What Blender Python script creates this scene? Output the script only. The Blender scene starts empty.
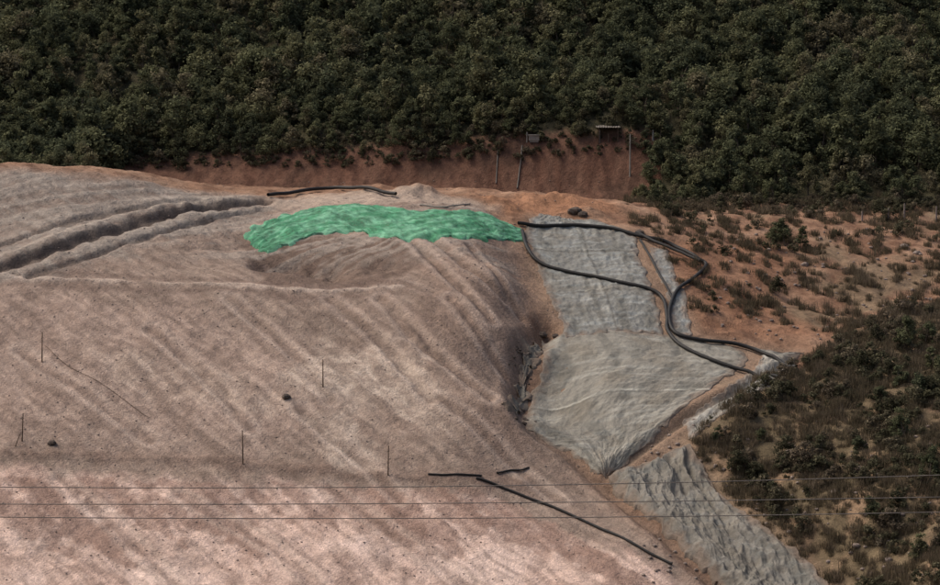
import bpy, math, random
import numpy as np
random.seed(7); rng=np.random.default_rng(7)
F=3000.0; P=math.radians(5.0); ZC=60.0
cp_,sp_=math.cos(P),math.sin(P)

# ------------------------------------------------------------ noise
perm=np.random.default_rng(3).permutation(256)
ang=np.random.default_rng(4).uniform(0,2*np.pi,256)
gx_,gy_=np.cos(ang),np.sin(ang)
def perlin(x,y,seed=0):
    x=np.asarray(x,float)+seed*17.31; y=np.asarray(y,float)+seed*9.77
    xi=np.floor(x).astype(int); yi=np.floor(y).astype(int)
    xf=x-xi; yf=y-yi
    u=xf*xf*xf*(xf*(xf*6-15)+10); v=yf*yf*yf*(yf*(yf*6-15)+10)
    def g(ix,iy,dx,dy):
        h=perm[(perm[ix&255]+iy)&255]
        return gx_[h]*dx+gy_[h]*dy
    a=g(xi,yi,xf,yf); b=g(xi+1,yi,xf-1,yf); c=g(xi,yi+1,xf,yf-1); d=g(xi+1,yi+1,xf-1,yf-1)
    return (a+(b-a)*u)+((c+(d-c)*u)-(a+(b-a)*u))*v
def fbm(x,y,o=4,seed=0):
    s=0; a=1.0
    for i in range(o):
        s=s+a*perlin(x*2**i,y*2**i,seed+i); a*=0.5
    return s*1.3
def ridged(x,y,o=3,seed=0):
    s=0; a=1.0
    for i in range(o):
        s=s+a*(1-2*np.abs(perlin(x*2**i,y*2**i,seed+i))*1.5); a*=0.5
    return s/1.75
def sstep(a,b,x):
    t=np.clip((x-a)/(b-a),0,1); return t*t*(3-2*t)

# ------------------------------------------------------------ survey points -> terrain
def ray(u,v):
    u=np.asarray(u,float); v=np.asarray(v,float)
    k=292.5-v
    dy=F*cp_+k*sp_; dz=-F*sp_+k*cp_; dx=u-470
    return dx/dy, dz/dy
S=[]
def col(u,*vy):
    for v,y in vy:
        a,b=ray(u,v); S.append((a*y,y,b*y))
for u in (-700,-350,-120):
    col(u,(700,226),(585,238),(470,250),(330,267),(280,274),(230,286),(168,297))
col(0,(700,226),(585,238),(470,250),(400,258),(330,267),(280,274),(268,277),(230,286),(165,297))
col(120,(585,239),(470,251.5),(400,259.5),(330,268.5),(282,275),(240,284),(205,293),(174,299))
col(250,(700,228),(585,240),(470,253),(400,261),(330,270),(285,276.5),(250,287),(215,296),(196,303))
col(360,(585,241),(470,254),(400,262),(330,271),(285,277.5),(238,289),(210,296),(193,303))
col(470,(700,230),(585,242),(470,255),(400,263),(330,271.5),(280,279),(235,290),(212,298),(201,303))
col(505,(400,264),(330,273),(280,281))
col(500,(470,256.5)); col(560,(520,250.5)); col(640,(585,243))
col(530,(240,296),(290,286),(335,278),(380,271),(420,266))
col(600,(215,304),(240,297),(290,286),(335,278),(380,270),(430,263.5),(478,258))
col(660,(235,300),(290,287),(335,279),(380,270.5),(450,261),(520,251.5))
col(720,(590,244),(700,232),(500,255)); col(840,(585,243),(700,230))
col(720,(225,312),(280,292),(335,281),(400,267.5),(440,261.5))
col(800,(222,318),(260,304),(300,293),(335,284),(355,279),(400,268),(450,260),(520,250))
col(870,(225,320),(260,308),(300,295),(340,283),(400,266),(450,257),(500,249))
for u in (940,1100,1500):
    col(u,(230,322),(260,309),(300,297),(340,284),(400,264),(450,253),(500,246),(585,234),(700,222))
for x in (-110,-75,-50):
    S.append((x,306,-15.0));S.append((x,320,-16.8));S.append((x,336,-16.5))
for x in (-35,-20,-5): S.append((x,325,-17.9))
for x in (5,12): S.append((x,322,-18.0))
for u,vb,vt in ((130,184,160),(220,192,156),(300,195,152),(400,197,146),(500,198,139),(570,196,136),(635,192,134)):
    col(u,(vb,342.5),(vt,347.5))
for u in (700,800,940,1200): col(u,(206,332),(140,348))
for u in (-700,-350,-100,20): col(u,(140,352))
for u in (-700,-350,-100,20,150,300,470,640,800,940,1250,1700):
    if u<660 : col(u,(100,362))
    col(u,(55,376),(0,396),(-80,420),(-200,455),(-420,520))
for x in (-300,-150,0,150,300):
    S.append((x,760,95)); S.append((x,180,-46)); S.append((x,100,-46)); S.append((x,20,-46)); S.append((x,-60,-44))
S=np.array(S); cx,cy,cz=S.T; n=len(S); C=2.2
def kern(x0,y0): 
    return np.sqrt((x0[:,None]-cx)**2+(y0[:,None]-cy)**2+C*C)
A=np.zeros((n+3,n+3)); A[:n,:n]=kern(cx,cy)-np.eye(n)*0.25
Q=np.c_[np.ones(n),cx/100,cy/100]; A[:n,n:]=Q; A[n:,:n]=Q.T
W=np.linalg.solve(A,np.r_[cz,0,0,0])
def base(x,y):
    out=np.empty(len(x))
    for i in range(0,len(x),40000):
        xs=x[i:i+40000]; ys=y[i:i+40000]
        out[i:i+40000]=kern(xs,ys)@W[:n]+W[n]+W[n+1]*xs/100+W[n+2]*ys/100
    return out
GX=np.concatenate([np.arange(-320,-62,6.0),np.arange(-62,62,0.2),np.arange(62,326,6.0)])
GY=np.concatenate([np.arange(-60,226,6.0),np.arange(226,306,0.16),np.arange(306,356,0.3),np.arange(356,430,1.2),np.arange(430,780,8.0)])
XX,YY=np.meshgrid(GX,GY); sh=XX.shape
ZZ=base(XX.ravel(),YY.ravel()).reshape(sh)
def Hz(x,y):
    x=np.asarray(x,float);y=np.asarray(y,float)
    i=np.clip(np.searchsorted(GX,x)-1,0,len(GX)-2); j=np.clip(np.searchsorted(GY,y)-1,0,len(GY)-2)
    fx=np.clip((x-GX[i])/(GX[i+1]-GX[i]),0,1); fy=np.clip((y-GY[j])/(GY[j+1]-GY[j]),0,1)
    return (ZZ[j,i]*(1-fx)+ZZ[j,i+1]*fx)*(1-fy)+(ZZ[j+1,i]*(1-fx)+ZZ[j+1,i+1]*fx)*fy
YS=np.arange(200,560,0.2)
def site(u,v):
    a,b=ray(u,v); d=Hz(a*YS,YS)-b*YS
    k=np.argmax(d>0)
    if d[k]<=0: return (a*555,555.0)
    if k==0: return (a*YS[0],YS[0])
    t=-d[k-1]/(d[k]-d[k-1]); y=YS[k-1]+t*(YS[k]-YS[k-1])
    return (a*y,y)
def sites(l): return np.array([site(u,v) for u,v in l])
def smooth(pts,m=8):
    pts=np.asarray(pts,float)
    p=np.vstack([2*pts[0]-pts[1],pts,2*pts[-1]-pts[-2]]); out=[]
    for i in range(1,len(p)-2):
        for t in np.linspace(0,1,m,endpoint=False):
            a,b,c,d=p[i-1],p[i],p[i+1],p[i+2]
            out.append(0.5*((2*b)+(-a+c)*t+(2*a-5*b+4*c-d)*t*t+(-a+3*b-3*c+d)*t**3))
    out.append(pts[-1]); return np.array(out)
def pdist(X,Y,pts):
    D=np.full(X.shape,1e9)
    m=(X>pts[:,0].min()-15)&(X<pts[:,0].max()+15)&(Y>pts[:,1].min()-15)&(Y<pts[:,1].max()+15)
    x=X[m];y=Y[m];d=np.full(x.shape,1e9)
    for (ax,ay),(bx,by) in zip(pts[:-1],pts[1:]):
        vx,vy=bx-ax,by-ay; L=vx*vx+vy*vy+1e-9
        t=np.clip(((x-ax)*vx+(y-ay)*vy)/L,0,1)
        d=np.minimum(d,np.hypot(x-ax-t*vx,y-ay-t*vy))
    D[m]=d; return D
def psd(X,Y,pts):
    x=X.ravel();y=Y.ravel(); d=np.full(x.shape,1e9); ins=np.zeros(x.shape,bool)
    q=np.vstack([pts,pts[:1]])
    for (ax,ay),(bx,by) in zip(q[:-1],q[1:]):
        vx,vy=bx-ax,by-ay; L=vx*vx+vy*vy+1e-9
        t=np.clip(((x-ax)*vx+(y-ay)*vy)/L,0,1)
        d=np.minimum(d,np.hypot(x-ax-t*vx,y-ay-t*vy))
        c=((ay>y)!=(by>y)); xi=(bx-ax)*(y-ay)/(by-ay+1e-12)+ax
        ins^=(c&(x<xi))
    return np.where(ins,d,-d).reshape(X.shape)

mound_poly=sites([(-700,172),(0,167),(120,176),(250,197),(360,194),(470,202),(512,232),(532,300),(530,345),(515,400),(585,475),(650,530),(735,610),(790,720),(-700,720)])
brush_poly=sites([(1600,310),(940,305),(880,318),(840,345),(800,372),(735,402),(680,440),(700,475),(745,520),(800,560),(850,600),(930,720),(1600,720)])
tarp_poly=sites([(530,215),(640,232),(660,250),(700,335),(800,352),(740,395),(690,445),(760,530),(840,590),(720,590),(600,480),(522,425),(535,380),(545,330),(522,240)])
mo=sstep(-1.5,2,psd(XX,YY,mound_poly)); br=sstep(-1,2,psd(XX,YY,brush_poly)); ta=sstep(-1.5,1,psd(XX,YY,tarp_poly))
L=lambda l:smooth(sites(l),4)
track=L([(-60,290),(0,268),(70,245),(130,226),(185,212),(262,203)])
track2=L([(30,276),(95,254),(150,236),(215,221),(262,212)])
track3=L([(-60,262),(0,246),(60,228),(120,212),(200,202)])
ledge=L([(-80,268),(0,276),(100,281),(200,286),(300,292),(400,288)])
ledge2=L([(-80,452),(0,455),(100,458),(200,462),(330,472),(430,478),(520,484)])
gully=L([(548,330),(528,350),(522,372),(520,398),(524,422),(562,450),(600,482),(640,516),(690,560),(745,610)])
edge3=L([(800,358),(745,388),(700,410),(655,440),(610,474)])
rills=[L(r) for r in ([(405,240),(445,272),(490,322)],[(470,250),(500,280),(520,318)],[(430,240),(470,268),(505,300)],[(450,300),(480,340),(505,380)],
   [(330,300),(380,340),(430,400)],[(180,500),(260,540),(330,600)],[(330,490),(400,540),(470,585)],[(60,480),(130,540),(190,600)],[(300,410),(360,460),(400,500)],[(150,330),(210,380),(250,430)],[(20,350),(70,385),(150,440)],[(380,300),(430,350),(490,400)],[(230,300),(290,350),(330,400)],[(440,400),(500,450),(560,500)])]
D_track=pdist(XX,YY,track);D_track2=pdist(XX,YY,track2);D_track3=pdist(XX,YY,track3);D_ledge=pdist(XX,YY,ledge);D_ledge2=pdist(XX,YY,ledge2)
D_gully=pdist(XX,YY,gully);D_edge3=pdist(XX,YY,edge3)
nz=fbm(XX/6,YY/6,4,11); nq=fbm(XX/2.2,YY/2.2,4,12)
dx_,dy_=0.72,-0.69
al=XX*dx_+YY*dy_; ac=-XX*dy_+YY*dx_
al2=al+2.5*fbm(XX/9,YY/9,2,21)
streak=ridged(al2/16,(ac+1.5*perlin(XX/7,YY/7,5))/3.0,3,31)
streakf=ridged(al2/8,(ac+0.8*perlin(XX/3,YY/3,6))/1.0,3,35)
Z=ZZ.copy()
flank=sstep(-14,-2,XX)*sstep(256,266,YY)
Z+=mo*(0.32*fbm(XX/11,YY/11,4,1)+(0.05+.14*flank)*streak+(0.03+.05*flank)*streakf+0.08*fbm(XX/1.6,YY/1.6,4,8))
upper=mo*sstep(280,286,YY)
tx,ty=0.86,0.51
st2=ridged((XX*tx+YY*ty)/26,(-XX*ty+YY*tx+0.7*fbm(XX/12,YY/12,2,42))/2.1,4,41)
Z+=upper*(0.16*st2+0.14*nq)
g=lambda d,w:np.exp(-(d/w)**2)
nl=fbm(XX/12,YY/12,2,13)
wv=np.clip(1+0.6*nl+.3*nq,0.35,1.5)
cut=lambda d,w,s: 1-sstep(w-s,w+s,d)
Z+=mo*(-0.62*wv*cut(D_track+0.5*nl+.3*nq,1.0,.4)+0.15*wv*g(D_track-1.9+.3*nl+.5*nq,0.5)-0.28*wv*cut(D_track2+0.4*nl+.3*nq,0.5,.25)-0.25*wv*cut(D_track3+.4*nl+.3*nq,.5,.25))
Z+=mo*(0.18*wv*g(D_ledge+0.45*nl+.3*nq,0.35))
Z+=mo*(0.16*wv*g(D_ledge2+0.6*nl+.3*nq,0.5))
Z+=-0.6*g(D_gully+0.5*nz,0.7)+0.2*g(D_gully-1.6,0.7)
Z+=-0.5*g(D_edge3,0.45)+0.2*g(D_edge3-1.0,0.5)
Dr=np.full(sh,1e9)
for r in rills:
    d=pdist(XX,YY,r); Dr=np.minimum(Dr,d); Z+=-(0.12+.24*flank)*wv*g(d+0.5*nz,0.45)+0.05*g(d-1.1,0.5)
for (u,v,rx,ry,dp) in ((300,262,3.2,1.6,-1.5),(335,268,2.2,2.2,-1.3),(268,262,1.8,1.6,-1.0),(385,266,2,2,-.7),(545,330,1.0,.8,-0.6),(420,196,2.0,1.6,1.1),(545,203,5.0,2.2,0.9),(500,206,3,1.5,.6),(590,214,2.0,1.2,0.6)):
    x0,y0=site(u,v); Z+=dp*(1+.5*nq)*np.exp(-((XX-x0)/rx)**2-((YY-y0)/ry)**2)
wall_m=((XX>-45)&(XX<22)&(YY>338)&(YY<350)).astype(float)
Z+=wall_m*(0.25*ridged(XX/3.0,YY/9,3,51)+0.2*fbm(XX/1.2,YY/1.2,3,52))
oth=(1-mo)*(1-ta)*sstep(200,235,YY)*(1-wall_m)
Z+=oth*(0.45*fbm(XX/7,YY/7,4,61)+0.25*ridged(XX/3.3,YY/2.4,4,62)+br*(0.6*ridged(XX/6,YY/6,3,63)))
Z+=4.0*fbm(XX/30,YY/30,2,64)*sstep(354,375,YY)
Z+=ta*0.12*fbm(XX/5,YY/3,3,71)
ZZ=Z

# ------------------------------------------------------------ helpers
def lin(c,k=1.0):
    c=np.array(c,float)/255; return np.where(c<=0.04045,c/12.92,((c+0.055)/1.055)**2.4)*k
def new_mesh(name,V,Fc,mats=(),smooth_=True,colr=None,parent=None,mi=None):
    V=np.asarray(V,float).copy(); V[:,2]+=ZC
    me=bpy.data.meshes.new(name)
    Fc=np.asarray(Fc)
    me.vertices.add(len(V)); me.vertices.foreach_set('co',V.ravel())
    k=Fc.shape[1]
    me.loops.add(Fc.size); me.loops.foreach_set('vertex_index',Fc.ravel().astype(np.int32))
    me.polygons.add(len(Fc)); me.polygons.foreach_set('loop_start',(np.arange(len(Fc))*k).astype(np.int32))
    me.polygons.foreach_set('use_smooth',np.full(len(Fc),smooth_))
    if mi is not None: me.polygons.foreach_set('material_index',np.asarray(mi,np.int32))
    me.update(calc_edges=True); me.validate()
    for m in mats: me.materials.append(m)
    if colr is not None:
        a=me.color_attributes.new('Col','FLOAT_COLOR','POINT')
        a.data.foreach_set('color',np.c_[colr,np.ones(len(colr))].ravel())
    ob=bpy.data.objects.new(name,me); bpy.context.scene.collection.objects.link(ob)
    if parent: ob.parent=parent
    return ob
def empty(name):
    e=bpy.data.objects.new(name,None); bpy.context.scene.collection.objects.link(e); return e
def gridf(nr,nc):
    i=np.arange(nr-1)[:,None]*nc+np.arange(nc-1)[None,:]
    i=i.ravel(); return np.c_[i,i+1,i+nc+1,i+nc]
def tubeVF(pts,r,ns=8):
    pts=np.asarray(pts,float); m=len(pts); r=np.broadcast_to(r,(m,))
    T=np.gradient(pts,axis=0); T/=np.linalg.norm(T,axis=1)[:,None]+1e-9
    up=np.where(np.abs(T[:,2:3])>0.9,[[1.,0,0]],[[0,0,1.]])
    B=np.cross(T,up); B/=np.linalg.norm(B,axis=1)[:,None]; N=np.cross(B,T)
    a=np.linspace(0,2*np.pi,ns,endpoint=False)
    V=(pts[:,None,:]+r[:,None,None]*(np.cos(a)[None,:,None]*B[:,None,:]+np.sin(a)[None,:,None]*N[:,None,:])).reshape(-1,3)
    Fc=[]
    for i in range(m-1):
        for j in range(ns):
            k=(j+1)%ns; Fc.append((i*ns+j,i*ns+k,(i+1)*ns+k,(i+1)*ns+j))
    return V,np.array(Fc)
def merge(parts):
    V=[];Fc=[];o=0
    for v,f in parts: V.append(v);Fc.append(f+o);o+=len(v)
    return np.vstack(V),np.vstack(Fc)
def boxVF(c,s,rz=0.0):
    c=np.array(c,float); s=np.array(s,float)/2
    v=np.array([(x,y,z) for x in(-1,1) for y in(-1,1) for z in(-1,1)],float)*s
    ca,sa=math.cos(rz),math.sin(rz); v=np.c_[v[:,0]*ca-v[:,1]*sa,v[:,0]*sa+v[:,1]*ca,v[:,2]]+c
    return v,np.array([(0,1,3,2),(4,6,7,5),(0,4,5,1),(2,3,7,6),(0,2,6,4),(1,5,7,3)])

# ------------------------------------------------------------ materials
def nodes(m):
    m.use_nodes=True; nt=m.node_tree; nt.nodes.clear(); return nt
def mk(nt,t,**k):
    n_=nt.nodes.new(t)
    for a,b in k.items(): setattr(n_,a,b)
    return n_
def noise(nt,co,scale,detail=3,rough=0.6,dist=0.0):
    n_=mk(nt,'ShaderNodeTexNoise'); n_.inputs['Scale'].default_value=scale; n_.inputs['Detail'].default_value=detail
    n_.inputs['Roughness'].default_value=rough; n_.inputs['Distortion'].default_value=dist
    nt.links.new(co,n_.inputs['Vector']); return n_.outputs['Fac']
def mapr(nt,v,a,b,c,d):
    n_=mk(nt,'ShaderNodeMapRange'); 
    for i,x in enumerate((a,b,c,d)): n_.inputs[i+1].default_value=x
    nt.links.new(v,n_.inputs[0]); return n_.outputs[0]
def mul(nt,a,b,op='MULTIPLY'):
    n_=mk(nt,'ShaderNodeMath',operation=op); nt.links.new(a,n_.inputs[0])
    if isinstance(b,(int,float)): n_.inputs[1].default_value=b
    else: nt.links.new(b,n_.inputs[1])
    return n_.outputs[0]
def vscale(nt,c,f):
    n_=mk(nt,'ShaderNodeVectorMath',operation='SCALE'); nt.links.new(c,n_.inputs[0]); nt.links.new(f,n_.inputs['Scale']); return n_.outputs[0]
def surf_mat(name,colr=None,attr=False,var=((2,0.8,1.2),(12,0.85,1.15)),bumps=((6,0.1),),rough=0.95,spec=0.1,stretch=None,alpha=None):
    m=bpy.data.materials.new(name); nt=nodes(m)
    tc=mk(nt,'ShaderNodeTexCoord').outputs['Object']
    out=mk(nt,'ShaderNodeOutputMaterial'); bs=mk(nt,'ShaderNodeBsdfPrincipled')
    bs.inputs['Roughness'].default_value=rough; bs.inputs['Specular IOR Level'].default_value=spec
    if attr: c=mk(nt,'ShaderNodeAttribute',attribute_name='Col').outputs['Color']
    else:
        r=mk(nt,'ShaderNodeRGB'); r.outputs[0].default_value=(*colr,1); c=r.outputs[0]
    f=None
    for sc,a,b in var:
        x=mapr(nt,noise(nt,tc,sc),0.3,0.7,a,b); f=x if f is None else mul(nt,f,x)
    if stretch:
        mp=mk(nt,'ShaderNodeMapping'); mp.inputs['Rotation'].default_value=(0,0,stretch[0])
        mp.vector_type='TEXTURE'; mp.inputs['Scale'].default_value=tuple(1/s for s in stretch[1])
        nt.links.new(tc,mp.inputs['Vector'])
        f=mul(nt,f,mapr(nt,noise(nt,mp.outputs[0],1.0,6,0.7,0.4),0.3,0.7,stretch[2],stretch[3]))
    nt.links.new(vscale(nt,c,f),bs.inputs['Base Color'])
    h=None
    for sc,a in bumps:
        x=mul(nt,noise(nt,tc,sc,4,0.65),a); h=x if h is None else mul(nt,h,x,'ADD')
    bp=mk(nt,'ShaderNodeBump'); bp.inputs['Distance'].default_value=1.0; bp.inputs['Strength'].default_value=1.0
    nt.links.new(h,bp.inputs['Height']); nt.links.new(bp.outputs[0],bs.inputs['Normal'])
    sh_=bs.outputs[0]
    if alpha:
        tr=mk(nt,'ShaderNodeBsdfTransparent'); mx=mk(nt,'ShaderNodeMixShader')
        nt.links.new(mapr(nt,noise(nt,tc,alpha[0],3),0.3,0.7,alpha[1],alpha[2]),mx.inputs[0])
        nt.links.new(tr.outputs[0],mx.inputs[1]); nt.links.new(sh_,mx.inputs[2]); sh_=mx.outputs[0]
    nt.links.new(sh_,out.inputs[0]); return m
m_ground=surf_mat('soil',attr=True,var=((1.8,0.87,1.13),(9,0.82,1.18)),bumps=((1.2,0.22),(5,0.11)),stretch=(math.atan2(dy_,dx_),(0.16,1.5,0.5),0.78,1.2))
m_tarp=surf_mat('geotextile',attr=True,var=((0.5,0.86,1.14),(3,0.88,1.12),(14,0.94,1.06)),bumps=((1.0,0.14),(3.5,0.06)),rough=0.75,spec=0.2)
m_net=surf_mat('shade_net_green',attr=True,var=((0.8,0.85,1.15),(6,0.85,1.15)),bumps=((1.5,0.08),(6,0.03)),rough=0.8,spec=0.1,alpha=(2.0,0.62,1.0))
m_pipe=surf_mat('black_polyethylene',colr=(0.028,0.026,0.024),bumps=((3,0.01),),rough=0.6,spec=0.2)
m_wood=surf_mat('weathered_wood',colr=(0.10,0.07,0.05),bumps=((8,0.02),))
m_pale=surf_mat('pale_concrete',colr=(0.24,0.22,0.19),bumps=((5,0.02),))
m_tin=surf_mat('rusty_tin',colr=(0.13,0.115,0.10),bumps=((5,0.02),))
m_rock=surf_mat('rock',colr=(0.10,0.078,0.064),bumps=((4,0.1),))
m_rockp=surf_mat('pale_rock',colr=(0.24,0.19,0.16),bumps=((4,0.1),))
m_wire=surf_mat('wire',colr=(0.17,0.145,0.13),bumps=((5,0.0),))
m_bark=surf_mat('bark',colr=(0.10,0.08,0.06),bumps=((5,0.02),))
def leaf_mat(name,stops):
    m=bpy.data.materials.new(name); nt=nodes(m); out=mk(nt,'ShaderNodeOutputMaterial')
    oi=mk(nt,'ShaderNodeObjectInfo'); rp=mk(nt,'ShaderNodeValToRGB')
    el=rp.color_ramp.elements
    while len(el)<len(stops): el.new(0.5)
    for e,(p,c) in zip(el,stops): e.position=p; e.color=(*c,1)
    gn=mk(nt,'ShaderNodeNewGeometry')
    big=mapr(nt,noise(nt,gn.outputs['Position'],0.06,2),0.3,0.7,-0.3,0.3)
    nt.links.new(mul(nt,oi.outputs['Random'],big,'ADD'),rp.inputs[0])
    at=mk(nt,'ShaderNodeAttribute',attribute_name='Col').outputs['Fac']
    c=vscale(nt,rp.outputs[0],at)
    d=mk(nt,'ShaderNodeBsdfDiffuse')
    t=mk(nt,'ShaderNodeBsdfTranslucent'); mx=mk(nt,'ShaderNodeMixShader'); mx.inputs[0].default_value=0.28
    nt.links.new(c,d.inputs['Color']); nt.links.new(c,t.inputs['Color'])
    nt.links.new(d.outputs[0],mx.inputs[1]); nt.links.new(t.outputs[0],mx.inputs[2]); nt.links.new(mx.outputs[0],out.inputs[0])
    return m
m_leaf=leaf_mat('foliage',[(0.0,(0.070,0.076,0.045)),(0.35,(0.086,0.092,0.051)),(0.7,(0.110,0.112,0.060)),(0.93,(0.134,0.127,0.070)),(1.0,(0.138,0.120,0.074))])
m_scrub=leaf_mat('scrub_foliage',[(0.0,(0.062,0.059,0.036)),(0.4,(0.082,0.076,0.046)),(0.75,(0.104,0.091,0.058)),(1.0,(0.13,0.103,0.073))])
m_grass=leaf_mat('dry_grass',[(0.0,(0.10,0.082,0.054)),(0.5,(0.14,0.110,0.071)),(1.0,(0.18,0.14,0.097))])

# ------------------------------------------------------------ terrain colours
x=XX;y=YY
colr=np.empty(sh+(3,)); colr[:]=lin((140,119,103))
def paint(mask,c,k=1.0):
    global colr
    colr=colr*(1-(mask*k)[...,None])+lin(c)*(mask*k)[...,None]
nA=fbm(x/4,y/4,4,81); nB=fbm(x/1.3,y/1.3,4,82); nC=fbm(x/14,y/14,3,83)
paint(sstep(-0.2,0.6,nC),(154,131,114),0.6)
def zone(pts,c,soft=2.0,k=1.0,warp=2.0,world=False,w2=0.0):
    p=np.array(pts,float) if world else sites(pts)
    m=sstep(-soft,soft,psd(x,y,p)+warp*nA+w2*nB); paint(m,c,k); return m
zone([(-300,168),(0,167),(120,176),(255,197),(262,215),(140,245),(60,280),(-300,285)],(128,116,105),1.5,0.95)
zone([(-200,290),(180,300),(300,350),(350,440),(200,452),(-200,448)],(164,138,121),3,0.8)
zone([(330,345),(470,350),(520,395),(500,425),(400,415),(300,385)],(190,168,148),2.2,0.85,3)
zone([(300,415),(345,410),(385,470),(340,470)],(192,170,150),1,0.75,1)
zone([(100,350),(250,380),(330,400),(250,410),(120,380)],(184,160,140),2,0.6,3)
zone([(400,225),(520,235),(535,330),(515,400),(560,455),(480,450),(440,400),(420,330)],(132,108,92),2,0.85)  # right flank turned from the sun: its shade painted into the soil colour
zone([(240,235),(400,235),(430,262),(380,286),(262,284)],(90,71,60),1.0,0.85,1.0,w2=.6)  # shadow in the hollow below the net, painted onto the ground
lowp=[(-300,472),(150,480),(330,487),(500,502),(590,545),(700,590),(790,720),(-300,720)]
lower=zone(lowp,(202,168,149),0.9,0.95,0.9,w2=.6)
sm=ridged(al2/13,(ac+2*nC)/4.5,2,91)
paint(lower*sstep(0.4,0.7,sm+0.25*nA+.3*nB),(164,130,113),0.5)
paint(lower*sstep(0.0,0.6,fbm(x/9,y/5,2,97)),(216,186,169),0.6)
paint(mo*(1-lower)*sstep(0.3,0.75,streak+0.3*nB),(114,93,80),0.4)
paint(mo*(1-lower)*sstep(0.2,0.7,-streak+0.4*nB),(176,153,137),0.4)
paint(mo*sstep(0.35,0.7,streakf+0.35*nB),(114,92,79),0.4)
paint(mo*sstep(0.2,0.5,-streakf+0.3*nB),(190,166,150),0.28)
wr_=random.Random(5)
for i in range(19):
    u0=-40+i*34+wr_.uniform(-12,12); w_=wr_.uniform(12,34); ln=wr_.uniform(40,95); v0=476+max(0,u0)*0.025
    if u0>470: v0+= (u0-470)*.55
    zone([(u0,v0),(u0+w_,v0+2),(u0+w_+ln*.75,v0+ln*.55),(u0+w_*.6+ln*1.15,v0+ln),(u0+w_*.2+ln*.5,v0+ln*.62)],(136,105,89),0.16,0.6,0.35,w2=.5)
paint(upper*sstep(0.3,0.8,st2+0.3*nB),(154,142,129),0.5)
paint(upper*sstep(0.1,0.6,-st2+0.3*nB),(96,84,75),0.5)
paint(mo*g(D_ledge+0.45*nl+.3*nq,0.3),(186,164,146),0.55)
paint(mo*g(D_ledge-1.0+0.4*nz,0.5),(108,87,76),0.5)  # thin shadow beside the ledge, painted as a dark line
paint(mo*g(D_ledge2+0.6*nl+.4*nq,0.7),(108,84,71),0.5)
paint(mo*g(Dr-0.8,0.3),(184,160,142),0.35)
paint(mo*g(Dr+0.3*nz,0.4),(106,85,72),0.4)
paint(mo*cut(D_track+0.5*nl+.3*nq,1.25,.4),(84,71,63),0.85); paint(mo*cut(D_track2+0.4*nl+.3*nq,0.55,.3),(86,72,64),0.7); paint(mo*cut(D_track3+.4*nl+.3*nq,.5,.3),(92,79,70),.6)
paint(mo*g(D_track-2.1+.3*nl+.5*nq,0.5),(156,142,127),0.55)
right=(1-mo)*sstep(235,240,y)
paint(right,(138,106,84),1.0)
paint(right*sstep(0.0,0.6,nA),(158,128,105),0.6)
paint(right*sstep(0.05,0.5,-nA+0.3*nB),(110,80,62),0.75)
paint(right*sstep(0.2,0.6,nC+0.3*nA)*sstep(12,24,x),(114,99,78),0.7)
zone([(640,255),(760,240),(800,262),(760,300),(840,335),(700,330)],(134,95,71),1.2,0.6,2.0)
zone([(480,197),(600,200),(620,214),(560,214),(500,214)],(150,108,80),0.8,0.85,0.5)
zone([(300,196),(500,206),(500,214),(330,208),(262,206)],(158,137,119),1.0,0.8,0.5)
paint(br,(108,93,71),0.95); paint(br*sstep(0.15,0.5,nA),(142,114,90),0.65); paint(br*sstep(0.1,0.5,-nA),(88,78,59),0.6)
ff=np.maximum(sstep(346.5,349,y+0.6*nA)*(x<22)*(x>-48), np.maximum(sstep(330,333,y+nA)*(x>=22),sstep(312,318,y+nA)*(x<=-45)))
paint(ff,(72,69,50),0.95)
wl=((x>-47)&(x<22)).astype(float)*sstep(338,341,y)*(1-sstep(347,349,y+0.6*nA))
paint(wl,(98,69,55),1.0); paint(wl*sstep(0.1,0.6,ridged(x/2.2,y/8,3,55)),(112,83,67),0.5); paint(wl*sstep(0.0,0.6,fbm(x/5,y/3,3,56)),(80,60,49),0.7)
paint(g(D_gully+0.4*nz,0.9),(108,90,77),0.7)
paint(g(D_edge3+0.2*nz,0.6),(80,68,58),0.8)
paint(ta*(1-g(D_gully,1.0)),(136,118,100),0.5)
paint(sstep(0,-30,y-232),(90,84,58),1.0)
V=np.c_[XX.ravel(),YY.ravel(),ZZ.ravel()]
ds=(0.16*mo+0.06)[...,None]; lum=(colr@np.array([.2126,.7152,.0722]))[...,None]*np.array([1.03,1.0,.94])
colr=colr*(1-ds)+lum*ds
gk=1.0+0.12*mo[...,None]*sstep(232,236,YY)[...,None]
new_mesh('hillside_ground',V,gridf(*sh),[m_ground],True,(colr*gk).reshape(-1,3))

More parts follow.
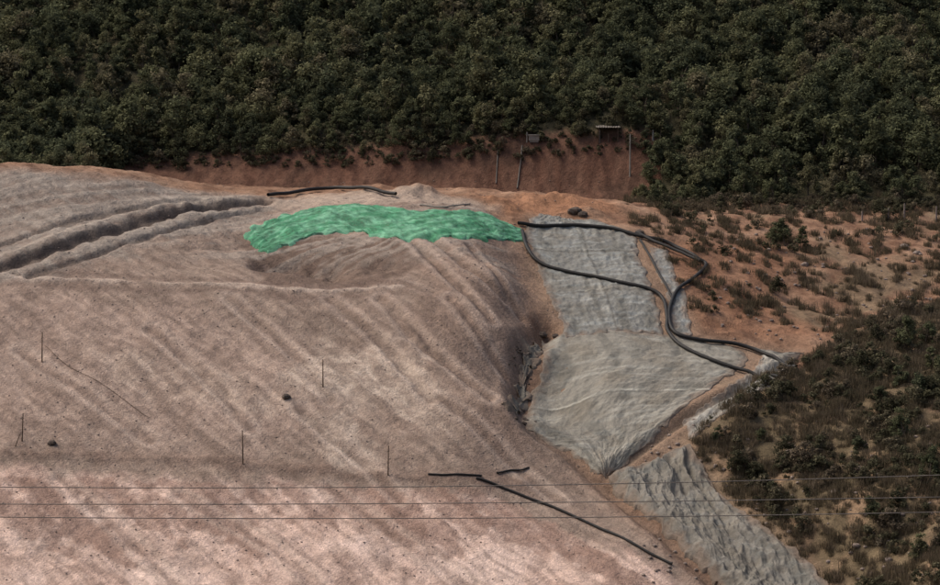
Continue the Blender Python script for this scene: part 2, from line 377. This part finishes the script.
# ------------------------------------------------------------ sheets
def patch(name,left,right,ns,nt_,mat,colf,zf,off=0.07,parent=None,rag=0.12,fade=0.35):
    l=smooth(sites(left),10); r=smooth(sites(right),10)
    def rs(p,k):
        d=np.r_[0,np.cumsum(np.linalg.norm(np.diff(p,axis=0),axis=1))]; t=np.linspace(0,d[-1],k)
        return np.c_[np.interp(t,d,p[:,0]),np.interp(t,d,p[:,1])],d[-1]
    l,ll=rs(l,nt_); r,rl=rs(r,nt_)
    s=np.linspace(0,1,ns)[None,:,None]
    XY=l[:,None,:]*(1-s)+r[:,None,:]*s
    wd=np.linalg.norm(l-r,axis=1).mean(); ln=(ll+rl)/2
    SS,TT=np.meshgrid(np.linspace(0,wd,ns),np.linspace(0,ln,nt_))
    sn=SS/wd; tn=TT/ln
    ed=np.minimum(np.minimum(SS,wd-SS),np.minimum(TT,ln-TT))
    wob=rag*np.exp(-ed/0.6)
    X=XY[...,0]+wob*3*fbm(SS/1.5,TT/1.5,3,5); Y=XY[...,1]+wob*3*fbm(SS/1.5,TT/1.5,3,6)
    zz=Hz(X,Y)+off+zf(SS,TT,sn,tn)*(0.15+.85*sstep(0,fade,ed))
    zz=np.where(ed<0.02,Hz(X,Y)-0.03,zz)
    c=colf(SS,TT,sn,tn,X,Y)
    return new_mesh(name,np.c_[X.ravel(),Y.ravel(),zz.ravel()],gridf(nt_,ns),[mat],True,c.reshape(-1,3),parent)
def mixc(a,b,t): return a*(1-t[...,None])+b*t[...,None]
TK=0.86
def tcol(base_,dirt=0.35,seed=0,seams=(),k=1.0,sk=.5):
    def f(S_,T_,sn,tn,X,Y):
        c=np.zeros(S_.shape+(3,))+lin(base_)
        c=mixc(c,lin((126,116,100)),dirt*sstep(-0.1,0.6,fbm(S_/3,T_/3,4,seed)))
        c=mixc(c,lin((104,104,98)),0.65*sstep(0.0,0.5,fbm(S_/1.2+3,T_/6,3,seed+3)))
        c=mixc(c,lin((112,104,92)),0.4*sstep(0.1,0.6,ridged(S_/5,T_/.9,3,seed+13)))
        ed=np.minimum(np.minimum(sn,1-sn)*S_.max(),np.minimum(tn,1-tn)*T_.max())
        c=mixc(c,lin((124,104,88)),0.7*sstep(0.9,0,ed+0.5*fbm(S_,T_,2,seed+5)))
        for ax,pos in seams:
            d=(S_-pos*S_.max()) if ax=='s' else (T_-pos*T_.max())
            d=d+0.15*perlin(S_/3,T_/3,seed+7)
            c=mixc(c,lin((196,192,178)),sk*np.exp(-(d/0.11)**2)*sstep(-0.3,0.4,fbm(S_/2,T_/2,2,seed+9)))
            c=mixc(c,lin((84,80,72)),0.5*np.exp(-((d-0.3)/0.12)**2))
        return c*TK*k
    return f
def wr(a,seed,sx=1.3,tx_=2.5): return lambda S_,T_,sn,tn: a*(ridged(S_/sx+0.3*T_/tx_,T_/tx_,3,seed)*0.7+0.5*fbm(S_/0.8,T_/0.8,3,seed+2))
tp=empty('geotextile_cover')
patch('upper_sheet',[(538,214),(524,232),(536,262),(552,300),(566,339)],[(596,221),(634,236),(640,258),(655,296),(664,336)],130,220,m_tarp,tcol((148,149,144),.4,1,(('t',.35),('t',.68),('s',.5)),.92,.3),wr(0.19,1,1.4,1.4),parent=tp)
patch('upper_side_sheet',[(648,248),(655,270),(668,300),(672,336)],[(668,250),(676,275),(688,305),(692,336)],34,150,m_tarp,tcol((148,149,145),.3,2),wr(0.14,4,0.8,1.2),parent=tp)
patch('middle_sheet',[(540,338),(542,365),(530,400),(526,426),(566,452),(602,477)],[(722,343),(748,356),(742,368),(715,385),(668,425),(612,474)],240,240,m_tarp,tcol((152,148,137),.55,3,(('t',.47),),1,.75),wr(0.14,7,2.0,3.0),parent=tp)
patch('middle_side_sheet',[(730,344),(760,352),(750,372),(712,402),(680,424)],[(806,352),(796,364),(770,388),(735,408),(694,440)],70,150,m_tarp,tcol((164,160,151),.4,5),wr(0.18,9,1.0,1.2),parent=tp)
def fold(S_,T_,sn,tn):
    a=S_/1.9+0.9*perlin(S_/3,T_/4,3)+T_/9
    return 0.62*ridged(a,T_/6,2,15)+0.30*ridged(S_/0.9+T_/2.2,T_/1.8,3,16)+.15*fbm(S_/1.5,T_/1.5,3,17)
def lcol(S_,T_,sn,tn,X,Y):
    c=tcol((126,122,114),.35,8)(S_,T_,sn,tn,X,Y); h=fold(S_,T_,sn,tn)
    return mixc(c,lin((84,78,70)),0.6*sstep(0.1,-0.35,h))  # shade in the fold valleys, put into the sheet colour
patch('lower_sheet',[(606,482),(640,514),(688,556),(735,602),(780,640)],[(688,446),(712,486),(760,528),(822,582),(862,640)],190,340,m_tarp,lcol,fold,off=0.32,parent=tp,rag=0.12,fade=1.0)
def crum(S_,T_,sn,tn): return 0.35*ridged(S_/0.8,T_/1.1,3,25)
patch('gully_lining',[(532,343),(520,368),(513,395),(509,412)],[(541,350),(535,372),(527,400),(522,420)],24,110,m_tarp,tcol((116,111,101),.5,11),crum,off=0.15,parent=tp,rag=0.35)
def ncol(S_,T_,sn,tn,X,Y):
    c=np.zeros(S_.shape+(3,))+lin((84,150,112))
    c=mixc(c,lin((134,188,156)),0.7*sstep(0.2,0.7,ridged(S_/1.0+T_/5,T_/4,3,33)))
    c=mixc(c,lin((56,110,80)),0.65*sstep(0.0,0.45,fbm(S_/1.3,T_/3.4,4,34)))
    c=mixc(c,lin((60,116,86)),0.5*sstep(0.3,0.8,ridged(S_/2+3,T_/1.6,3,39)))
    return c
patch('green_shade_net',[(242,234),(262,224),(290,215),(340,206),(400,209),(450,212),(488,215),(521,229)],[(266,254),(284,247),(312,238),(350,233),(395,237),(440,238),(485,240),(526,240)],60,420,m_net,ncol,
   lambda S_,T_,sn,tn:0.12*ridged(S_/1.3+T_/8,T_/3,3,36)+0.05*fbm(S_/.6,T_/.9,2,37),off=0.12,rag=0.2)

# ------------------------------------------------------------ pipes
def pipe(name,l,r,lift=0.0,jit=0.0,mat=m_pipe,parent=None):
    p=smooth(sites(l),10); z=Hz(p[:,0],p[:,1])
    k=np.ones(5)/5; z=np.convolve(np.pad(z,2,mode='edge'),k,'valid')
    P3=np.c_[p,z+r+lift]; v,f=tubeVF(P3,r,10); return new_mesh(name,v,f,[mat],True,parent=parent)
pipe('drainage_pipe',[(518,226),(545,229),(575,228),(610,231),(640,239),(672,248),(696,260),(706,268),(694,281),(678,292),(671,306),(669,322),(676,336),(700,343),(740,348),(768,358),(796,371)],0.18,0.14)
pipe('drainage_pipe',[(522,232),(528,252),(545,268),(580,277),(620,285),(650,292),(663,302),(667,320),(668,334),(684,350),(715,364),(748,374),(778,381)],0.17,0.14)
pipe('drainage_pipe',[(636,236),(655,246),(680,256),(700,266)],0.15,0.3)
pipe('drainage_pipe',[(640,241),(652,262),(664,284),(672,300)],0.11,0.1)
pipe('drainage_pipe',[(268,199),(300,194),(335,191),(370,192),(396,198)],0.18,0.2)
pipe('drainage_pipe',[(476,479),(505,490),(545,505),(590,525),(635,546),(672,566)],0.11,0.02)
pipe('drainage_pipe',[(428,475),(455,475),(482,477)],0.08,0.02)
pipe('drainage_pipe',[(497,474),(512,471),(529,468)],0.08,0.03)
pipe('pale_hose',[(420,206),(445,208),(470,205)],0.07,0.05,mat=m_pale)

# ------------------------------------------------------------ stakes
def stake(u,v,hpx,r=0.055,lean=0.03,mat=m_wood,name='wooden_stake'):
    x0,y0=site(u,v); z0=float(Hz(x0,y0)); h=hpx*y0/F
    pts=[(x0+lean*h*t,y0,z0-0.3+(h+0.3)*t) for t in np.linspace(0,1,6)]
    a=tubeVF(pts,np.linspace(r,r*0.6,6),7); 
    tie=tubeVF([(x0+lean*h*.8-.1,y0-.02,z0+h*.8),(x0+lean*h*.8+.12,y0+.02,z0+h*.82)],0.02,5)
    V,Fc=merge([a,tie]); new_mesh(name,V,Fc,[mat])
for a in ((42,362,30,.065,.02),(323,387,28,.065,0.0),(22,441,28,.065,.05),(243,464,34,.065,-.01),(388,475,30,.065,.02),(14,446,14,.05,.5)): stake(*a)
for a in ((888,222,14),(904,221,18),(936,222,16),(862,221,10)): stake(a[0],a[1],a[2],0.13,0.02,m_rockp,'fence_post')
pipe('guy_rope',[(44,345),(70,368),(110,390),(150,420)],0.02,0.05,mat=m_wood)

def rock(u,v,s,mat,name='boulder'):
    x0,y0=site(u,v); z0=float(Hz(x0,y0))
    a=np.linspace(0,np.pi,7); b=np.linspace(0,2*np.pi,10,endpoint=False)
    AA,BB=np.meshgrid(a,b,indexing='ij'); X=np.sin(AA)*np.cos(BB);Y=np.sin(AA)*np.sin(BB);Zs=np.cos(AA)
    k=1+0.45*perlin(X*1.6+u,Y*1.6+Zs*2+v,3)+0.2*perlin(X*4+Zs,Y*4+v,4)
    V=np.c_[(X*k).ravel()*s*1.2+x0,(Y*k).ravel()*s+y0,(Zs*k).ravel()*s*0.75+z0+s*0.3]
    Fc=[]
    for i in range(6):
        for j in range(10):
            jj=(j+1)%10; Fc.append((i*10+j,(i+1)*10+j,(i+1)*10+jj,i*10+jj))
    return V,np.array(Fc)
for u,v,s in ((286,398,.34),(52,444,.34),(542,336,.4),(556,337,.3),(575,213,.6),(583,216,.45),(640,234,.4)):
    V_,F_=rock(u,v,s,m_rock); new_mesh('boulder',V_,F_,[m_rock],False)
parts=[]
for i in range(420):
    u=random.uniform(600,940); v=random.uniform(225,340)
    if random.random()<0.5: u=random.uniform(640,935); v=random.uniform(420,583)
    if u<720 and v<345: continue
    parts.append(rock(u,v,random.uniform(0.08,0.2)*(2.2 if random.random()<.06 else 1),None))
for i in range(900):
    u=random.uniform(0,600); v=random.uniform(180,583)
    parts.append(rock(u,v,random.uniform(0.03,0.08),None))
V_,F_=merge(parts); new_mesh('loose_stones',V_,F_,[m_rockp],False)
parts=[rock(random.gauss(523,6),random.uniform(345,425),random.uniform(0.08,0.22),None) for i in range(45)]
V_,F_=merge(parts); new_mesh('gully_rubble',V_,F_,[m_rock],False)

# ------------------------------------------------------------ structures on the cut bank
def onhill(u,v): 
    x0,y0=site(u,v); return x0,y0,float(Hz(x0,y0))
x0,y0,z0=onhill(608,136)
sh_e=empty('tin_shed')
w=2.4; z0-=.8
v_,f_=merge([boxVF((x0-w/2+.1,y0-.8,z0+.9),(.12,.12,1.9)),boxVF((x0+w/2-.1,y0-.8,z0+.9),(.12,.12,1.9)),boxVF((x0-w/2+.1,y0+.9,z0+.8),(.12,.12,2.0)),boxVF((x0+w/2-.1,y0+.9,z0+.8),(.12,.12,2.0)),boxVF((x0,y0-.8,z0+.55),(.1,.1,1.1))])
new_mesh('posts',v_,f_,[m_wood],False,parent=sh_e)
v_,f_=merge([boxVF((x0,y0+.75,z0+.7),(w-.4,.06,1.6)),boxVF((x0-w/2+.25,y0-0.05,z0+.7),(.06,1.3,1.5))]); new_mesh('walls',v_,f_,[m_tin],False,parent=sh_e)
n_=40; rx=np.linspace(-w/2-.2,w/2+.2,n_); R=[]
for yy,zo in ((-1.2,1.82),(1.3,2.0)):
    R.append(np.c_[x0+rx,np.full(n_,y0+yy),z0+zo+0.03*np.sin(np.arange(n_)*1.57)])
new_mesh('corrugated_roof',np.vstack(R),gridf(2,n_),[m_tin],False,parent=sh_e)
for (u,v,h,r) in ((630,176,42,.1),(653,140,10,.16),(527,142,10,.12),(541,140,8,.1)):
    stake(u,v,h,r,0.0,m_pale,'marker_post')
x0,y0,z0=onhill(534,142)
v_,f_=merge([boxVF((x0,y0,z0+.45),(1.2,.7,.6)),boxVF((x0,y0,z0+.8),(1.4,.9,.1)),boxVF((x0,y0,z0+.05),(1.0,.5,.2))]); new_mesh('concrete_valve_box',v_,f_,[m_pale],False)
pipe('bank_drain_pipe',[(522,146),(521,160),(519,175),(517,190)],0.08,0.02,mat=m_tin)
pipe('bank_drain_pipe',[(498,150),(497,168),(496,185)],0.07,0.02,mat=m_tin)

# ------------------------------------------------------------ power line across the valley in front
pe=empty('power_line')
yl=150.0
def wpt(u,v,yy):
    a,b=ray(u,v); return a*yy,yy,b*yy
for k,(v0,vm,v1,yy) in enumerate(((487,486,475,150),(504,503,497,150.9),(517,518,512,150.0))):
    p=np.array([wpt(0,v0,yy),wpt(470,vm,yy),wpt(940,v1,yy)])
    cf=np.polyfit(p[:,0],p[:,2],2); xs=np.linspace(-46,52,60)
    v_,f_=tubeVF(np.c_[xs,np.full(60,yy),np.polyval(cf,xs)],0.024,6); new_mesh('wire_%d'%k,v_,f_,[m_wire],parent=pe)
for xp in (-46,52):
    zg=float(Hz(xp,yl)); zt=-20.5
    v_,f_=tubeVF([(xp,yl+.45,zg-1+(zt+1-zg+1)*t) for t in np.linspace(0,1,10)],np.linspace(.2,.12,10),12)
    a2=boxVF((xp,yl+.45,zt-1.2),(.12,1.6,.14)); a3=boxVF((xp,yl+.45,zt-2.2),(.12,1.6,.14))
    pl=new_mesh('utility_pole',v_,f_,[m_wood])
    V_,F_=merge([a2,a3]); new_mesh('crossarms',V_,F_,[m_wood],False,parent=pl)

# ------------------------------------------------------------ vegetation
def cards(cen,nrm,size,rg):
    n=len(cen); t=rg.normal(size=(n,3)); t-=nrm*(t*nrm).sum(1)[:,None]; t/=np.linalg.norm(t,axis=1)[:,None]; b=np.cross(nrm,t)
    s=size[:,None]; a=rg.uniform(0.5,0.9,n)[:,None]
    V=np.stack([cen-t*s-b*s*a*0.3,cen-t*s*0.1-b*s*a,cen+t*s+b*s*a*.2,cen+t*s*.1+b*s*a],1).reshape(-1,3)
    return V,np.arange(4*n).reshape(n,4)
def tree_variant(name,coll,h,w,nl,nclump,leaf,mat,seed,trunk=True,low=0.15):
    rg=np.random.default_rng(seed); parts=[]
    th=h*0.75
    lean=rg.normal(0,.12,2)
    tp_=np.array([(lean[0]*h*t*t,lean[1]*h*t*t,-0.4+(th+.4)*t) for t in np.linspace(0,1,7)])
    v,f=tubeVF(tp_,np.linspace(h*.025,h*.008,7),6); parts.append((v,f)); 
    C_=[]
    for i in range(nclump):
        a=rg.uniform(0,2*np.pi); zz=rg.uniform(low,1.0); rr=w*0.5*math.sqrt(rg.uniform(0.05,1))*(math.sin(min(1,(1.08-zz)/0.75)*math.pi/2))
        C_.append((rr*math.cos(a)+lean[0]*h*zz,rr*math.sin(a)+lean[1]*h*zz,h*zz*rg.uniform(.85,1.0)))
    C_=np.array(C_)
    for i in range(min(9,nclump)):
        s=tp_[rg.integers(2,6)]; e=C_[i]; m=(s+e)/2+(0,0,-.05*h)
        parts.append(tubeVF([s,m,e],np.array([h*.011,h*.007,h*.003]),5))
    vt,ft=merge(parts); nw=len(ft); cw=len(vt)
    cr=rg.uniform(.45,1.3,nclump)*w*0.18
    k=rg.integers(0,nclump,nl); d=rg.normal(size=(nl,3)); d/=np.linalg.norm(d,axis=1)[:,None]
    rad=rg.uniform(.35,1.3,nl)**.7
    cen=C_[k]+d*(cr[k]*rad)[:,None]*[1,1,.8]; cen[:,2]=np.maximum(cen[:,2],0.02)
    nr=d+rg.normal(size=(nl,3))*.7+[0,0,.5]; nr/=np.linalg.norm(nr,axis=1)[:,None]
    vl,fl=cards(cen,nr,leaf*rg.uniform(.5,1.4,nl),rg)
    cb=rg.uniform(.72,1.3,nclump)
    c=np.repeat(cb[k]*rg.uniform(.8,1.25,nl)*(0.75+0.35*np.clip(cen[:,2]/h,0,1)),4)  # leaf colour brightens with height: sunlit crown tops painted in
    V=np.vstack([vt,vl]); V[:,2]-=ZC; Fc=np.vstack([ft,fl+cw])
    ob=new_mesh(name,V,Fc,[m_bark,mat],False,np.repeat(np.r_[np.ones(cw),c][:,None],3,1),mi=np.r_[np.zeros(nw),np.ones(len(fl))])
    bpy.context.scene.collection.objects.unlink(ob); coll.objects.link(ob)
def grass_variant(name,coll,nb,h,seed):
    rg=np.random.default_rng(seed); bx=rg.normal(0,.22,(nb,2)); a=rg.uniform(0,2*np.pi,nb); hh=h*rg.uniform(.5,1.2,nb); ln=rg.uniform(.1,.5,nb)*hh
    w=0.022; px,py=-np.sin(a)*w,np.cos(a)*w; X,Y=bx.T; dx,dy=np.cos(a)*ln,np.sin(a)*ln
    V=np.stack([np.c_[X-px,Y-py,0*X-.05],np.c_[X+px,Y+py,0*X-.05],np.c_[X+dx+px*.3,Y+dy+py*.3,hh],np.c_[X+dx-px*.3,Y+dy-py*.3,hh]],1).reshape(-1,3)
    c=np.repeat(rg.uniform(.6,1.3,nb),4)
    V[:,2]-=ZC
    ob=new_mesh(name,V,np.arange(4*nb).reshape(nb,4),[m_grass],False,np.repeat(c[:,None],3,1))
    bpy.context.scene.collection.objects.unlink(ob); coll.objects.link(ob)
cT=bpy.data.collections.new('tree_kinds'); cS=bpy.data.collections.new('scrub_kinds'); cG=bpy.data.collections.new('grass_kinds')
for i in range(8):
    tree_variant('tree_kind_%d'%i,cT,[4.6,5.6,3.6,4.9,3.2,6.0,4.2,2.8][i],[3.6,3.7,3.4,4.4,3.0,3.4,4.6,3.0][i],[1700,1900,1500,2000,1200,1900,1900,1100][i],[22,26,18,28,15,26,24,14][i],0.16,m_leaf,100+i)
for i in range(6):
    tree_variant('scrub_kind_%d'%i,cS,[1.5,1.1,1.9,.8,1.3,1.0][i],[1.7,1.6,1.8,1.3,1.2,1.7][i],[700,600,800,400,450,550][i],[12,11,14,8,8,10][i],0.08,m_scrub,200+i,low=.08)
for i in range(4): grass_variant('grass_kind_%d'%i,cG,70,[.55,.4,.7,.5][i],300+i)
def scatter(name,XY,scl,idx,coll,tilt=0.08,sink=0.0):
    n=len(XY); z=Hz(XY[:,0],XY[:,1])+ZC-sink
    me=bpy.data.meshes.new(name); me.vertices.add(n); me.vertices.foreach_set('co',np.c_[XY,z].ravel())
    a=me.attributes.new('scl','FLOAT','POINT'); a.data.foreach_set('value',np.asarray(scl,float))
    a=me.attributes.new('rot','FLOAT_VECTOR','POINT'); a.data.foreach_set('vector',np.c_[rng.normal(0,tilt,n),rng.normal(0,tilt,n),rng.uniform(0,6.28,n)].ravel())
    a=me.attributes.new('idx','INT','POINT'); a.data.foreach_set('value',np.asarray(idx,np.int32))
    ob=bpy.data.objects.new(name,me); bpy.context.scene.collection.objects.link(ob)
    gt=bpy.data.node_groups.new(name+'_gn','GeometryNodeTree')
    gt.interface.new_socket('Geometry',in_out='INPUT',socket_type='NodeSocketGeometry'); gt.interface.new_socket('Geometry',in_out='OUTPUT',socket_type='NodeSocketGeometry')
    N=gt.nodes; gi=N.new('NodeGroupInput'); go=N.new('NodeGroupOutput'); ip=N.new('GeometryNodeInstanceOnPoints'); ci=N.new('GeometryNodeCollectionInfo')
    ci.inputs['Collection'].default_value=coll; ci.inputs['Separate Children'].default_value=True; ci.inputs['Reset Children'].default_value=True
    def na(nm,t):
        q=N.new('GeometryNodeInputNamedAttribute'); q.data_type=t; q.inputs['Name'].default_value=nm; return q.outputs['Attribute']
    l=gt.links.new; l(gi.outputs[0],ip.inputs['Points']); l(ci.outputs[0],ip.inputs['Instance']); ip.inputs['Pick Instance'].default_value=True
    l(na('idx','INT'),ip.inputs['Instance Index']); l(na('rot','FLOAT_VECTOR'),ip.inputs['Rotation']); l(na('scl','FLOAT'),ip.inputs['Scale']); l(ip.outputs[0],go.inputs[0])
    md=ob.modifiers.new('scatter','NODES'); md.node_group=gt
    return ob
def jgrid(x0,x1,y0,y1,st):
    a=np.arange(x0,x1,st); b=np.arange(y0,y1,st); A_,B_=np.meshgrid(a,b)
    return np.c_[A_.ravel(),B_.ravel()]+rng.uniform(-.5,.5,(A_.size,2))*st
p=jgrid(-115,115,314,455,2.15); X,Y=p.T
nn=fbm(X/6,Y/6,3,120)
lim=np.where(X<-45,316+2*nn,np.where(X<-38,316+(X+45)/7*33,np.where(X<20.5,349.0,np.where(X<26,349.0-(X-20.5)/5.5*17,332+1.5*nn))))
ok=(Y>lim)&(rng.random(len(X))<0.97)
p=p[ok]; X,Y=p.T
sc=rng.uniform(.5,1.2,len(p))*(0.95+.35*fbm(X/15,Y/15,2,121)); 
lim=lim[ok]; sc*=np.where(Y-lim<3,.7,1.0)
# fringe of low trees along the top of the cut bank and round the clearing
q=jgrid(-44,21,348.2,358,1.7); X,Y=q.T
q=q[(np.hypot(X-16,(Y-348))>2.0)]
q2=jgrid(20,27,334,348,1.8); q=np.vstack([q,q2])
p=np.vstack([p,q]); sc=np.r_[sc,rng.uniform(.32,.6,len(q))]
scatter('forest',p,sc,rng.integers(0,8,len(p)),cT,.1,.1)
p=jgrid(-60,80,225,350,0.75); X,Y=p.T
b_=psd(X,Y,brush_poly); nn=fbm(X/5,Y/5,4,130); d=rng.random(len(X))
tpd=psd(X,Y,tarp_poly)
ok=((b_>-0.3)&(d<np.clip(.20+1.0*nn,.05,.8)))
ok|=((X>20)&(Y>298)&(Y<330)&(b_<0)&(d<np.clip(-.08+.35*nn,0.01,.5)))
ok|=((X>20)&(Y>328)&(Y<333)&(d<.5)&(X<60))
ok|=((Y>345.6)&(Y<350)&(X<20)&(X>-45)&(d<.65))
ok|=((X>20)&(X<32)&(b_<0)&(Y>284)&(Y<300)&(d<.02))
ok&=(tpd<-.2)
p=p[ok]; sc=rng.uniform(.35,1.1,len(p))*(1+.5*nn[ok]); scatter('scrub_vegetation',p,sc,rng.integers(0,6,len(p)),cS,.12,.05)
p=jgrid(-60,80,225,350,0.45); X,Y=p.T
b_=psd(X,Y,brush_poly); nn=fbm(X/3,Y/3,4,131); d=rng.random(len(X)); tpd=psd(X,Y,tarp_poly)
ok=((b_>-1)&(d<np.clip(.5+.8*nn,.05,.95)))|((X>16)&(Y>284)&(Y<335)&(b_<0)&(d<np.clip(.1+.7*nn,0.0,.6)))
ok&=(tpd<-.1); p=p[ok]; scatter('dry_grass',p,rng.uniform(.5,1.3,len(p)),rng.integers(0,4,len(p)),cG,.1,0)
def bush(name,l,coll,s):
    p=sites(l); scatter(name,p,np.array(s,float),rng.integers(0,6,len(p)),coll,.1,.05)
bush('green_shrub',[(770,250),(785,246),(800,249),(778,243),(792,252),(808,251)],cT,[.42,.5,.42,.4,.38,.3])
bush('green_shrub',[(905,350),(925,345),(935,370),(900,385),(880,400),(915,400),(860,450),(905,440),(930,480),(780,470),(720,440),(760,440),(880,520),(915,560)],cT,[.6,.5,.6,.5,.4,.55,.4,.5,.5,.35,.35,.35,.4,.4])

# ------------------------------------------------------------ light, world, camera
el,az=54.0,-75.0
e=math.radians(el);a=math.radians(az)
from mathutils import Vector
dv=Vector((math.sin(a)*math.cos(e),math.cos(a)*math.cos(e),math.sin(e)))
sl=bpy.data.lights.new('sun','SUN'); sl.energy=2.1; sl.angle=math.radians(34); sl.color=(1,.94,.84)
so=bpy.data.objects.new('sun',sl); so.rotation_euler=dv.to_track_quat('Z','Y').to_euler(); bpy.context.scene.collection.objects.link(so)
w=bpy.data.worlds.new('World'); bpy.context.scene.world=w; w.use_nodes=True; nt=w.node_tree
bg=nt.nodes['Background']; sk=nt.nodes.new('ShaderNodeTexSky'); sk.sky_type='NISHITA'; sk.sun_disc=False
sk.sun_elevation=e; sk.sun_rotation=a; sk.dust_density=6.0; sk.air_density=0.8
nt.links.new(sk.outputs[0],bg.inputs[0]); bg.inputs[1].default_value=0.15
cam=bpy.data.cameras.new('camera'); co=bpy.data.objects.new('camera',cam); bpy.context.scene.collection.objects.link(co)
co.location=(0,0,ZC); co.rotation_euler=(math.radians(90)-P,0,0); cam.sensor_width=36; cam.lens=36*F/940; cam.clip_start=1; cam.clip_end=3000
sc_=bpy.context.scene; sc_.camera=co
sc_.view_settings.view_transform='Standard'; sc_.view_settings.look='None'; sc_.view_settings.exposure=0
